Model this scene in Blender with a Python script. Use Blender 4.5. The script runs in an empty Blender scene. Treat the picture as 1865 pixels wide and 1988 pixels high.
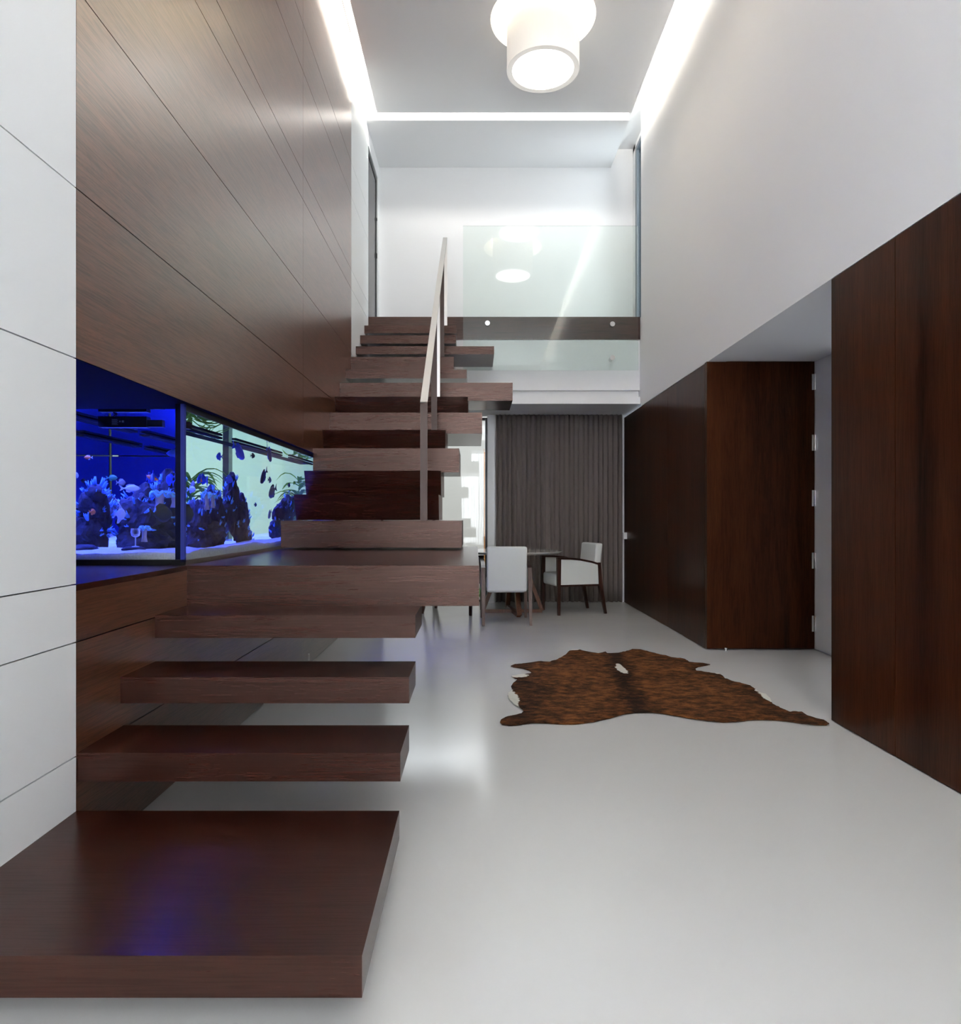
import bpy, bmesh, math, random
from mathutils import Vector, Matrix, noise
random.seed(7)
sc = bpy.context.scene
COL = sc.collection
PI = math.pi

# ------------------------------------------------------------------ camera
cam = bpy.data.cameras.new('camera')
cam.sensor_fit = 'HORIZONTAL'; cam.sensor_width = 36.0
cam.lens = 36.0 * 1310 / 1865
cam.shift_x = 10.5 / 1865; cam.shift_y = 10.0 / 1865
cam.clip_start = 0.05; cam.clip_end = 200
camo = bpy.data.objects.new('camera', cam); COL.objects.link(camo)
camo.location = (0, 0, 1.15); camo.rotation_euler = (PI/2, 0, 0)
sc.camera = camo

# ------------------------------------------------------------------ world, daylight, exposure
w = bpy.data.worlds.new('sky'); sc.world = w; w.use_nodes = True
bg = w.node_tree.nodes['Background']
bg.inputs['Color'].default_value = (0.80, 0.90, 1.0, 1); bg.inputs['Strength'].default_value = 0.55

def area(name, loc, rot, sx, sy, power, color=(1, 1, 1)):
    l = bpy.data.lights.new(name, 'AREA'); l.shape = 'RECTANGLE'; l.size = sx; l.size_y = sy
    l.energy = power; l.color = color
    o = bpy.data.objects.new(name, l); COL.objects.link(o); o.location = loc; o.rotation_euler = rot
    return o
# daylight that falls through the room's windows (each stands just outside its glazing)
area('daylight_street_window', (0.35, -3.5, 2.6), (PI/2, 0, 0), 2.9, 5.2, 560, (0.93, 0.965, 1.0))
area('daylight_gallery_window', (3.4, 8.5, 5.3), (PI/2, 0, PI/2), 1.8, 3.8, 50, (0.86, 0.94, 1.0))
area('daylight_garden_door', (-0.3, 11.7, 3.65), (-PI*0.36, 0, 0), 2.4, 1.2, 24, (0.95, 0.97, 1.0))
area('daylight_frosted_window', (-3.05, 7.75, 1.5), (-PI/2, 0, 0), 1.8, 1.9, 2.5, (0.80, 1.0, 0.93))


sc.view_settings.view_transform = 'Standard'
sc.view_settings.look = 'None'
sc.view_settings.gamma = 1.0
sc.view_settings.use_curve_mapping = False
sc.view_settings.exposure = 1.5
try:
    sc.cycles.sample_clamp_indirect = 4.0
    sc.cycles.max_bounces = 12; sc.cycles.transmission_bounces = 10; sc.cycles.transparent_max_bounces = 16
except Exception: pass

# ------------------------------------------------------------------ materials
MAT = {}
def new_mat(name):
    m = bpy.data.materials.new(name); m.use_nodes = True
    MAT[name] = m
    nt = m.node_tree
    return m, nt, nt.nodes['Principled BSDF']
def N(nt, t, **kw):
    n = nt.nodes.new(t)
    for k, v in kw.items():
        if k.startswith('_'): setattr(n, k[1:], v)
        else: n.inputs[k.replace('__', ' ')].default_value = v
    return n
def simple(name, col, rough=0.5, metal=0.0, spec=0.5, bump=0.0, bscale=200.0, var=0.0, vscale=3.0):
    m, nt, b = new_mat(name)
    b.inputs['Base Color'].default_value = (*col, 1); b.inputs['Roughness'].default_value = rough
    b.inputs['Metallic'].default_value = metal; b.inputs['Specular IOR Level'].default_value = spec
    tc = nt.nodes.new('ShaderNodeTexCoord')
    if var > 0:
        nz = N(nt, 'ShaderNodeTexNoise', Scale=vscale, Detail=3.0)
        nt.links.new(tc.outputs['Object'], nz.inputs['Vector'])
        mx = N(nt, 'ShaderNodeMix', _data_type='RGBA')
        mx.inputs[6].default_value = (*[c*(1-var) for c in col], 1)
        mx.inputs[7].default_value = (*[min(1, c*(1+var)) for c in col], 1)
        nt.links.new(nz.outputs['Fac'], mx.inputs[0]); nt.links.new(mx.outputs[2], b.inputs['Base Color'])
    if bump > 0:
        nz = N(nt, 'ShaderNodeTexNoise', Scale=bscale, Detail=2.0)
        nt.links.new(tc.outputs['Object'], nz.inputs['Vector'])
        bp = N(nt, 'ShaderNodeBump', Strength=bump, Distance=0.002)
        nt.links.new(nz.outputs['Fac'], bp.inputs['Height']); nt.links.new(bp.outputs['Normal'], b.inputs['Normal'])
    return m
def emit(name, col, strength):
    m, nt, b = new_mat(name)
    b.inputs['Base Color'].default_value = (*col, 1)
    b.inputs['Emission Color'].default_value = (*col, 1); b.inputs['Emission Strength'].default_value = strength
    return m
def wood(name, axis, dark, light, rough=0.3, stripes=0.0, figure=1.0, spec=0.5, tint=(1, 0.86, 0.80), lines=0.05, bump=0.04, figs=9.0, pores=0.45, coat=0.0):
    m, nt, b = new_mat(name); L = nt.links
    tc = nt.nodes.new('ShaderNodeTexCoord'); oi = nt.nodes.new('ShaderNodeObjectInfo')
    mul = N(nt, 'ShaderNodeMath', _operation='MULTIPLY'); mul.inputs[1].default_value = 37.0
    L.new(oi.outputs['Random'], mul.inputs[0])
    add = N(nt, 'ShaderNodeVectorMath', _operation='ADD')
    L.new(tc.outputs['Object'], add.inputs[0]); L.new(mul.outputs[0], add.inputs[1])
    def stretched(along, across):
        s = [across]*3; s['XYZ'.index(axis)] = along
        mp = N(nt, 'ShaderNodeMapping'); mp.inputs['Scale'].default_value = s
        L.new(add.outputs[0], mp.inputs['Vector']); return mp
    fig = N(nt, 'ShaderNodeTexNoise', Scale=1.0, Detail=4.0, Roughness=0.55, Distortion=2.2*figure)
    L.new(stretched(0.9, figs).outputs[0], fig.inputs['Vector'])
    fib = N(nt, 'ShaderNodeTexNoise', Scale=1.0, Detail=5.0, Roughness=0.7, Distortion=0.6)
    L.new(stretched(9.0, 260.0).outputs[0], fib.inputs['Vector'])
    # thin dark growth lines following the figure
    wv = N(nt, 'ShaderNodeMath', _operation='MULTIPLY'); wv.inputs[1].default_value = 75.0
    L.new(fig.outputs['Fac'], wv.inputs[0])
    sn = N(nt, 'ShaderNodeMath', _operation='SINE'); L.new(wv.outputs[0], sn.inputs[0])
    a1 = N(nt, 'ShaderNodeMath', _operation='MULTIPLY_ADD'); a1.inputs[1].default_value = lines; a1.inputs[2].default_value = 0.0
    L.new(sn.outputs[0], a1.inputs[0])
    s1 = N(nt, 'ShaderNodeMath', _operation='MULTIPLY_ADD'); s1.inputs[1].default_value = 0.7
    L.new(fib.outputs['Fac'], s1.inputs[0]); L.new(a1.outputs[0], s1.inputs[2])
    s2 = N(nt, 'ShaderNodeMath', _operation='MULTIPLY_ADD'); s2.inputs[1].default_value = 0.75
    L.new(fig.outputs['Fac'], s2.inputs[0]); L.new(s1.outputs[0], s2.inputs[2])
    last = s2
    if stripes > 0:   # veneer leaves of alternating tone
        st = N(nt, 'ShaderNodeTexNoise', Scale=1.0, Detail=1.0)
        L.new(stretched(0.02, 5.5).outputs[0], st.inputs['Vector'])
        s3 = N(nt, 'ShaderNodeMath', _operation='MULTIPLY_ADD'); s3.inputs[1].default_value = stripes
        L.new(st.outputs['Fac'], s3.inputs[0]); L.new(last.outputs[0], s3.inputs[2]); last = s3
    cr = nt.nodes.new('ShaderNodeValToRGB')
    off = stripes*0.5
    e = cr.color_ramp.elements
    e[0].position = 0.42+off*0.9; e[0].color = (*dark, 1)
    e[1].position = min(1.0, 1.12+off*1.0); e[1].color = (*light, 1)
    mr = N(nt, 'ShaderNodeMath', _operation='MULTIPLY'); mr.inputs[1].default_value = 0.8 if stripes == 0 else 0.66
    e[0].position = (0.36+off)*(0.8 if stripes == 0 else 0.66); e[1].position = min(1.0, (1.08+off)*(0.8 if stripes == 0 else 0.66))
    L.new(last.outputs[0], mr.inputs[0]); L.new(mr.outputs[0], cr.inputs['Fac'])
    # fine dark pores drawn out along the grain
    po = N(nt, 'ShaderNodeTexNoise', Scale=1.0, Detail=3.0, Roughness=0.6, Distortion=0.5)
    L.new(stretched(5.0, 170.0).outputs[0], po.inputs['Vector'])
    pm = N(nt, 'ShaderNodeMapRange'); pm.inputs['From Min'].default_value = 0.40; pm.inputs['From Max'].default_value = 0.54
    pm.inputs['To Min'].default_value = 1.0-pores; pm.inputs['To Max'].default_value = 1.0
    L.new(po.outputs['Fac'], pm.inputs['Value'])
    px = N(nt, 'ShaderNodeMix', _data_type='RGBA', _blend_type='MULTIPLY'); px.inputs[0].default_value = 1.0
    L.new(cr.outputs['Color'], px.inputs[6]); L.new(pm.outputs['Result'], px.inputs[7])
    L.new(px.outputs[2], b.inputs['Base Color'])
    # pores are duller than the lacquer between them
    rr = N(nt, 'ShaderNodeMapRange'); rr.inputs['From Min'].default_value = 0.40; rr.inputs['From Max'].default_value = 0.54
    rr.inputs['To Min'].default_value = spec*(1.0-pores*0.7); rr.inputs['To Max'].default_value = spec
    L.new(po.outputs['Fac'], rr.inputs['Value']); L.new(rr.outputs['Result'], b.inputs['Specular IOR Level'])
    b.inputs['Roughness'].default_value = rough
    b.inputs['Coat Weight'].default_value = coat; b.inputs['Coat Roughness'].default_value = 0.3
    b.inputs['Specular Tint'].default_value = (*tint, 1)
    bp = N(nt, 'ShaderNodeBump', Strength=bump, Distance=0.0015)
    L.new(fib.outputs['Fac'], bp.inputs['Height']); L.new(bp.outputs['Normal'], b.inputs['Normal'])
    return m
def clear_glass(name, tint=(0.97, 1.0, 0.985), rough=0.0, ior=1.5):
    m, nt, b = new_mat(name); L = nt.links
    nt.nodes.remove(b); out = nt.nodes['Material Output']
    tr = N(nt, 'ShaderNodeBsdfTransparent'); tr.inputs['Color'].default_value = (*tint, 1)
    gl = N(nt, 'ShaderNodeBsdfGlossy'); gl.inputs['Roughness'].default_value = rough
    fr = N(nt, 'ShaderNodeFresnel', IOR=ior)
    mx = nt.nodes.new('ShaderNodeMixShader')
    L.new(fr.outputs[0], mx.inputs[0]); L.new(tr.outputs[0], mx.inputs[1]); L.new(gl.outputs[0], mx.inputs[2])
    L.new(mx.outputs[0], out.inputs['Surface'])
    return m
def translucent(name, col, trans=0.6):
    m, nt, b = new_mat(name); L = nt.links
    nt.nodes.remove(b); out = nt.nodes['Material Output']
    d = N(nt, 'ShaderNodeBsdfDiffuse'); d.inputs['Color'].default_value = (*col, 1)
    t = N(nt, 'ShaderNodeBsdfTranslucent'); t.inputs['Color'].default_value = (*col, 1)
    mx = nt.nodes.new('ShaderNodeMixShader'); mx.inputs[0].default_value = trans
    L.new(d.outputs[0], mx.inputs[1]); L.new(t.outputs[0], mx.inputs[2]); L.new(mx.outputs[0], out.inputs['Surface'])
    return m

DK = (0.011, 0.0030, 0.0020); LT = (0.062, 0.0185, 0.0105)
wood('wood_tread', 'X', (0.0075, 0.0019, 0.0013), (0.036, 0.0090, 0.0052), 0.27, spec=0.52, tint=(1, 0.68, 0.59), lines=0.03, pores=0.3)
wood('wood_wall', 'Y', (0.022, 0.0072, 0.0034), (0.150, 0.050, 0.0215), 0.30, figure=1.3, spec=1.0, coat=0.6, tint=(1, 0.86, 0.79), lines=0.09, pores=0.38, figs=7.0)
wood('wood_panel', 'Z', (0.010, 0.0026, 0.0011), (0.064, 0.0180, 0.0066), 0.30, stripes=0.9, figure=0.5, spec=0.09, tint=(1, 0.78, 0.66), pores=0.25, lines=0.03)
wood('wood_fascia', 'X', (0.014, 0.0045, 0.0030), (0.070, 0.024, 0.0150), 0.32)
wood('wood_chair', 'Z', (0.020, 0.0060, 0.0040), (0.060, 0.019, 0.0110), 0.35, figure=0.3)
wood('wood_table', 'Z', (0.060, 0.018, 0.0060), (0.160, 0.052, 0.0180), 0.38, figure=0.3)
simple('white_plaster', (0.84, 0.84, 0.845), 0.65, spec=0.3, bump=0.03, bscale=90)
simple('white_panel', (0.85, 0.87, 0.88), 0.38, spec=0.45)
simple('white_lacquer', (0.74, 0.745, 0.74), 0.30)
simple('ceiling_paint', (0.93, 0.93, 0.93), 0.8, spec=0.2)
simple('joint_dark', (0.012, 0.010, 0.009), 0.8)
simple('brushed_steel', (0.56, 0.55, 0.53), 0.32, metal=1.0)
simple('steel_dark_reflection', (0.050, 0.034, 0.030), 0.42, metal=0.6)  # same railing steel, with a dark reflection put into the colour
simple('steel_bright_reflection', (0.80, 0.79, 0.77), 0.45, metal=0.75)  # handrail and lighter posts, bright reflection put into the steel colour
simple('bright_steel', (0.70, 0.70, 0.69), 0.18, metal=1.0)
simple('dark_frame', (0.022, 0.025, 0.028), 0.4)
simple('grey_frame', (0.16, 0.19, 0.22), 0.35)
simple('black_plastic', (0.006, 0.006, 0.008), 0.4)
simple('label_ink', (0.30, 0.33, 0.42), 0.6)
simple('chair_leather', (0.70, 0.71, 0.68), 0.42, bump=0.05, bscale=300, var=0.03)
simple('table_stone', (0.55, 0.54, 0.50), 0.10, var=0.10, vscale=7)
simple('curtain_cloth', (0.25, 0.212, 0.196), 0.9, spec=0.15, bump=0.15, bscale=500)
translucent('sheer_cloth', (0.88, 0.88, 0.88), 0.65)
translucent('frosted_pane', (0.86, 0.97, 0.93), 0.7)
translucent('recess_light_glass', (0.85, 0.85, 0.85), 0.6)  # glass of the unseen door, added to brighten the recess soffit
translucent('blind_cloth', (0.80, 0.80, 0.80), 0.4)
clear_glass('balustrade_glass', (0.955, 0.985, 0.970))
clear_glass('window_glass', (0.97, 0.99, 0.985))
simple('terrace_wall', (0.62, 0.57, 0.52), 0.8, var=0.05)
simple('terrace_floor', (0.40, 0.36, 0.32), 0.8, var=0.1)
simple('lawn_green', (0.05, 0.22, 0.03), 0.9, var=0.4, vscale=30)
simple('orange_cloth', (0.55, 0.24, 0.08), 0.8, var=0.2, vscale=8)
simple('exterior_shell', (0.5, 0.5, 0.5), 0.9)
emit('lamp_disc', (1.0, 0.985, 0.95), 2.6)
emit('lamp_body_glow', (0.90, 0.87, 0.81), 0.15)  # faint glow added to the opaque lamp body to brighten it
emit('lamp_glow', (1.0, 0.86, 0.58), 15.0)
emit('cove_led', (1.0, 0.93, 0.82), 46.0)
emit('cove_led_far', (1.0, 0.97, 0.92), 20.0)
emit('tank_led', (0.05, 0.085, 1.0), 30.0)
simple('lamp_body', (0.90, 0.89, 0.86), 0.55)
simple('sand', (0.62, 0.60, 0.62), 0.9, bump=0.6, bscale=160, var=0.25, vscale=120)
simple('live_rock', (0.045, 0.038, 0.042), 0.95, bump=1.0, bscale=60, var=0.6, vscale=22)
simple('coral_polyp', (0.16, 0.40, 0.85), 0.6, var=0.5, vscale=60)
simple('coral_flesh', (0.42, 0.36, 0.36), 0.6, var=0.15, vscale=20)
simple('coral_cap', (0.20, 0.52, 0.80), 0.6, var=0.35, vscale=40)
simple('tank_back', (0.006, 0.016, 0.20), 0.7)
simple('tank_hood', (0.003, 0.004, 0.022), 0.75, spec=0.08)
simple('fish_blue', (0.04, 0.09, 0.62), 0.45, var=0.3, vscale=40)
simple('fish_dark', (0.035, 0.035, 0.05), 0.5, var=0.4, vscale=40)
simple('fish_grey', (0.26, 0.24, 0.20), 0.5, var=0.4, vscale=40)
simple('fish_pale', (0.55, 0.60, 0.70), 0.45, var=0.15, vscale=30)
simple('fish_orange', (0.85, 0.22, 0.06), 0.5, var=0.3, vscale=60)
simple('fish_green', (0.05, 0.22, 0.10), 0.5, var=0.3, vscale=40)
translucent('plant_leaf', (0.42, 0.66, 0.20), 0.6)
simple('pot_clay', (0.55, 0.52, 0.48), 0.7)

def water_material():
    m, nt, b = new_mat('tank_water'); L = nt.links
    nt.nodes.remove(b); out = nt.nodes['Material Output']
    g = N(nt, 'ShaderNodeBsdfGlass', IOR=1.333, Roughness=0.0)
    g.inputs['Color'].default_value = (0.93, 0.99, 0.98, 1)
    L.new(g.outputs[0], out.inputs['Surface'])
water_material()
def drinking_glass_material():
    m, nt, b = new_mat('drinking_glass'); L = nt.links
    nt.nodes.remove(b); out = nt.nodes['Material Output']
    tr = N(nt, 'ShaderNodeBsdfTransparent'); gl = N(nt, 'ShaderNodeBsdfDiffuse'); gl.inputs['Color'].default_value = (0.9, 0.92, 1, 1)
    lw = N(nt, 'ShaderNodeLayerWeight', Blend=0.35); mx = nt.nodes.new('ShaderNodeMixShader')
    L.new(lw.outputs['Facing'], mx.inputs[0]); L.new(tr.outputs[0], mx.inputs[1]); L.new(gl.outputs[0], mx.inputs[2])
    L.new(mx.outputs[0], out.inputs['Surface'])
drinking_glass_material()

def floor_material():
    m, nt, b = new_mat('floor_resin'); L = nt.links
    tc = nt.nodes.new('ShaderNodeTexCoord')
    nz = N(nt, 'ShaderNodeTexNoise', Scale=0.7, Detail=4.0); L.new(tc.outputs['Object'], nz.inputs['Vector'])
    cr = nt.nodes.new('ShaderNodeValToRGB')
    cr.color_ramp.elements[0].position = 0.3; cr.color_ramp.elements[0].color = (0.620, 0.615, 0.600, 1)
    cr.color_ramp.elements[1].position = 0.7; cr.color_ramp.elements[1].color = (0.655, 0.650, 0.635, 1)
    L.new(nz.outputs['Fac'], cr.inputs['Fac']); L.new(cr.outputs['Color'], b.inputs['Base Color'])
    n2 = N(nt, 'ShaderNodeTexNoise', Scale=3.0, Detail=5.0); L.new(tc.outputs['Object'], n2.inputs['Vector'])
    mr = N(nt, 'ShaderNodeMapRange'); mr.inputs['To Min'].default_value = 0.13; mr.inputs['To Max'].default_value = 0.23
    L.new(n2.outputs['Fac'], mr.inputs['Value']); L.new(mr.outputs['Result'], b.inputs['Roughness'])
    b.inputs['Specular IOR Level'].default_value = 0.55
    n3 = N(nt, 'ShaderNodeTexNoise', Scale=9.0, Detail=1.0); L.new(tc.outputs['Object'], n3.inputs['Vector'])
    bp = N(nt, 'ShaderNodeBump', Strength=0.03, Distance=0.004)
    L.new(n3.outputs['Fac'], bp.inputs['Height']); L.new(bp.outputs['Normal'], b.inputs['Normal'])
floor_material()

def hide_material():
    m, nt, b = new_mat('cowhide'); L = nt.links
    tc = nt.nodes.new('ShaderNodeTexCoord'); V = tc.outputs['Object']
    sp = nt.nodes.new('ShaderNodeSeparateXYZ'); L.new(V, sp.inputs[0])
    def M(op, a=None, bb=None, c=None):
        n = N(nt, 'ShaderNodeMath', _operation=op)
        for i, v in enumerate((a, bb, c)):
            if v is None: continue
            if isinstance(v, (int, float)): n.inputs[i].default_value = v
            else: L.new(v, n.inputs[i])
        return n.outputs[0]
    # hair mottling
    mp = N(nt, 'ShaderNodeMapping'); mp.inputs['Scale'].default_value = (11, 17, 11); L.new(V, mp.inputs['Vector'])
    hz = N(nt, 'ShaderNodeTexNoise', Scale=1.0, Detail=7.0, Roughness=0.8); L.new(mp.outputs[0], hz.inputs['Vector'])
    big = N(nt, 'ShaderNodeTexNoise', Scale=2.2, Detail=2.0); L.new(V, big.inputs['Vector'])
    # spine: x = 1.05 + 0.12*(y-4.7)   (object origin at 1.05, 4.7)
    dx = M('ABSOLUTE', M('SUBTRACT', sp.outputs['X'], M('MULTIPLY', sp.outputs['Y'], 0.10)))
    sp_n = M('MULTIPLY_ADD', hz.outputs['Fac'], 0.10, -0.05)
    spine = M('SUBTRACT', 1.0, M('MINIMUM', M('DIVIDE', M('ABSOLUTE', M('ADD', dx, sp_n)), 0.11), 1.0))
    edge = M('MINIMUM', M('MAXIMUM', M('MULTIPLY_ADD', M('ABSOLUTE', sp.outputs['X']), 2.2, -1.1), 0.0), 0.5)
    val = M('MULTIPLY_ADD', hz.outputs['Fac'], 2.6, M('MULTIPLY_ADD', big.outputs['Fac'], 0.5, -1.02))
    val = M('SUBTRACT', val, M('MULTIPLY', spine, 0.42))
    val = M('SUBTRACT', val, M('MULTIPLY', edge, 0.35))
    cr = nt.nodes.new('ShaderNodeValToRGB'); e = cr.color_ramp.elements
    e[0].position = 0.12; e[0].color = (0.012, 0.0055, 0.0035, 1)
    e[1].position = 0.85; e[1].color = (0.185, 0.070, 0.021, 1)
    e2 = e.new(0.45); e2.color = (0.066, 0.0245, 0.0095, 1)
    L.new(val, cr.inputs['Fac'])
    # white flecks: shoulder mark and belly edges (positions on the hide)
    def patch(x, y, rx, ry):
        ax = M('DIVIDE', M('SUBTRACT', sp.outputs['X'], x), rx); ay = M('DIVIDE', M('SUBTRACT', sp.outputs['Y'], y), ry)
        d = M('SQRT', M('ADD', M('MULTIPLY', ax, ax), M('MULTIPLY', ay, ay)))
        return M('LESS_THAN', M('ADD', d, M('MULTIPLY_ADD', hz.outputs['Fac'], 1.8, -0.9)), 1.0)
    allp = None
    for (x, y, rx, ry) in [(0.045, 0.36, 0.035, 0.14), (0.055, 0.48, 0.02, 0.07), (-0.83, -0.46, 0.055, 0.22), (-0.74, 0.165, 0.07, 0.06),
                           (0.815, -0.46, 0.045, 0.16), (0.83, -0.27, 0.035, 0.06), (0.735, 0.235, 0.03, 0.03), (-0.22, 1.12, 0.07, 0.03)]:
        p = patch(x, y, rx, ry); allp = p if allp is None else M('MAXIMUM', allp, p)
    mx = N(nt, 'ShaderNodeMix', _data_type='RGBA'); mx.inputs[7].default_value = (0.62, 0.61, 0.55, 1)
    L.new(allp, mx.inputs[0]); L.new(cr.outputs['Color'], mx.inputs[6]); L.new(mx.outputs[2], b.inputs['Base Color'])
    b.inputs['Roughness'].default_value = 0.85; b.inputs['Specular IOR Level'].default_value = 0.08
    bp = N(nt, 'ShaderNodeBump', Strength=0.5, Distance=0.006)
    L.new(hz.outputs['Fac'], bp.inputs['Height']); L.new(bp.outputs['Normal'], b.inputs['Normal'])
hide_material()

# ------------------------------------------------------------------ mesh helpers
def finish(name, bm, mat, parent=None, origin=(0, 0, 0), smooth=False, bevel=0.0):
    """bm is in world space (or the parent's local space when origin is None)"""
    if bevel > 0:
        bmesh.ops.bevel(bm, geom=[e for e in bm.edges if len(e.link_faces) == 2 and e.calc_face_angle(0) > 0.6],
                        offset=bevel, segments=1, affect='EDGES', profile=0.5)
    bmesh.ops.recalc_face_normals(bm, faces=bm.faces[:])
    if origin is not None:
        bmesh.ops.translate(bm, verts=bm.verts[:], vec=-Vector(origin))
    me = bpy.data.meshes.new(name); bm.to_mesh(me); bm.free()
    if smooth:
        for p in me.polygons: p.use_smooth = True
    me.materials.append(MAT[mat])
    o = bpy.data.objects.new(name, me); COL.objects.link(o)
    if origin is not None:
        o.location = origin
        if parent is not None: o.location = Vector(origin) - pw(parent)
    if parent is not None: o.parent = parent
    return o
def pw(p):
    v = Vector((0, 0, 0))
    while p is not None: v += p.location; p = p.parent
    return v
def box(bm, x0, x1, y0, y1, z0, z1):
    vs = [bm.verts.new(c) for c in ((x0,y0,z0),(x1,y0,z0),(x1,y1,z0),(x0,y1,z0),(x0,y0,z1),(x1,y0,z1),(x1,y1,z1),(x0,y1,z1))]
    for f in ((0,3,2,1),(4,5,6,7),(0,1,5,4),(1,2,6,5),(2,3,7,6),(3,0,4,7)): bm.faces.new([vs[i] for i in f])
    return vs
def boxes(name, bl, mat, parent=None, origin=None, bevel=0.0, smooth=False):
    bm = bmesh.new()
    for b in bl: box(bm, *b)
    if origin is None:
        b = bl[0]; origin = ((b[0]+b[1])/2, (b[2]+b[3])/2, b[4])
    return finish(name, bm, mat, parent, origin, smooth, bevel)
def prism(bm, pts, d0, d1, axis='X'):
    """polygon pts extruded along an axis; pts are the other two coords in order"""
    def mk(p, d): return {'X': (d, p[0], p[1]), 'Y': (p[0], d, p[1]), 'Z': (p[0], p[1], d)}[axis]
    a = [bm.verts.new(mk(p, d0)) for p in pts]; b = [bm.verts.new(mk(p, d1)) for p in pts]
    n = len(pts)
    for i in range(n): bm.faces.new((a[i], a[(i+1) % n], b[(i+1) % n], b[i]))
    bm.faces.new(a[::-1]); bm.faces.new(b)
def bar(bm, p, q, wa, wb, up=(0, 0, 1), wa2=None, wb2=None):
    """tapered rectangular bar from p to q"""
    p = Vector(p); q = Vector(q); d = (q-p).normalized(); u = Vector(up)
    s = d.cross(u)
    if s.length < 1e-4: s = d.cross(Vector((0, 1, 0)))
    s.normalize(); u = s.cross(d)
    wa2 = wa if wa2 is None else wa2; wb2 = wb if wb2 is None else wb2
    r = []
    for c, a, b in ((p, wa, wb), (q, wa2, wb2)):
        r.append([bm.verts.new(c + s*sx*a/2 + u*sy*b/2) for sx, sy in ((-1,-1),(1,-1),(1,1),(-1,1))])
    for i in range(4): bm.faces.new((r[0][i], r[0][(i+1) % 4], r[1][(i+1) % 4], r[1][i]))
    bm.faces.new(r[0][::-1]); bm.faces.new(r[1])
def lathe(bm, prof, c, seg=32, cap0=True, cap1=True):
    rings = []
    for r, z in prof:
        rings.append([bm.verts.new((c[0]+r*math.cos(2*PI*i/seg), c[1]+r*math.sin(2*PI*i/seg), c[2]+z)) for i in range(seg)])
    for a, b in zip(rings, rings[1:]):
        for i in range(seg): bm.faces.new((a[i], a[(i+1) % seg], b[(i+1) % seg], b[i]))
    if cap0: bm.faces.new(rings[0][::-1])
    if cap1: bm.faces.new(rings[-1])
def tube(bm, pts, r, seg=8):
    pts = [Vector(p) for p in pts]; rings = []
    for i, p in enumerate(pts):
        d = (pts[min(i+1, len(pts)-1)] - pts[max(i-1, 0)]).normalized()
        s = d.cross(Vector((0.13, 0.27, 0.95))).normalized(); u = s.cross(d)
        rr = r[i] if isinstance(r, (list, tuple)) else r
        rings.append([bm.verts.new(p + s*rr*math.cos(2*PI*k/seg) + u*rr*math.sin(2*PI*k/seg)) for k in range(seg)])
    for a, b in zip(rings, rings[1:]):
        for k in range(seg): bm.faces.new((a[k], a[(k+1) % seg], b[(k+1) % seg], b[k]))
    bm.faces.new(rings[0][::-1]); bm.faces.new(rings[-1])
def empty(name, loc, rz=0):
    o = bpy.data.objects.new(name, None); COL.objects.link(o); o.location = loc; o.rotation_euler = (0, 0, rz)
    o.empty_display_size = 0.05
    return o
def tag(o, label, cat, group=None, kind=None):
    o['label'] = label; o['category'] = cat
    if group: o['group'] = group
    if kind: o['kind'] = kind
    return o
def struct(o, label=None):
    o['kind'] = 'structure'
    if label: o['label'] = label
    return o

# ------------------------------------------------------------------ the room
XL, XR = -1.30, 2.01            # left and right wall faces
YB, YF = 9.15, -3.0             # far wall, street wall behind the camera
ZT = 6.36                       # structural ceiling above the coves
ZC = 5.89                       # suspended ceiling
GY, GZ = 8.22, 3.59             # gallery edge and gallery floor

struct(boxes('floor', [(-4.2, 3.4, YF-0.2, YB+0.15, -0.12, 0.0)], 'floor_resin', origin=(0, 0, 0)), 'polished pale grey resin floor')

# left wall: dark core with clad panels in front
T = 0.02
core = boxes('wall_left', [(XL-0.10, XL-T, YF, 2.2, 0, 6.3), (XL-0.10, XL-T, 2.2, 6.62, 0, 0.90), (XL-0.10, XL-T, 2.2, 6.62, 1.72, 6.3),
                           (XL-0.10, XL-T, 6.62, GY, 0, 6.3)], 'joint_dark', origin=(XL, 2.0, 0))
struct(core, 'left wall clad in white and dark walnut panels with thin joints')
JZ = [0.0, 0.37, 0.7425, 0.931, 1.667, 2.223, 2.874, 3.55, 3.75, 4.52, 4.88, 6.25]
G = 0.0022
def panel(y0, y1, z0, z1, mat):
    return boxes('panel', [(XL-T, XL, y0+G*0.6, y1-G*0.6, z0+G, z1-G)], mat, core, origin=(XL, (y0+y1)/2, z0))
for z0, z1 in zip(JZ, JZ[1:]):
    panel(YF, 2.2, z0, z1, 'white_panel')
    if z1 <= 0.94:
        zz1 = z1 - 0.02 if z1 > 0.93 else z1
        panel(2.2, 5.10, z0, zz1, 'wood_wall'); panel(5.10, 6.62, z0, zz1, 'wood_wall')
        panel(6.62, GY, z0, z1, 'white_panel')
    elif z1 <= 1.67:
        panel(6.62, 7.09, z0, z1, 'wood_wall'); panel(7.09, GY, z0, z1, 'white_panel')
    else:
        top = 6.20 if z1 > 6 else z1
        panel(2.2, 5.10, z0, top, 'wood_wall'); panel(5.10, 7.09, z0, top, 'wood_wall')
        panel(7.09, GY, z0, z1, 'white_panel')
latch = boxes('latch', [(XL, XL+0.010, 5.245, 5.265, 0.035, 0.085)], 'brushed_steel', core, origin=(XL, 5.255, 0.035), bevel=0.002)

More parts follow.
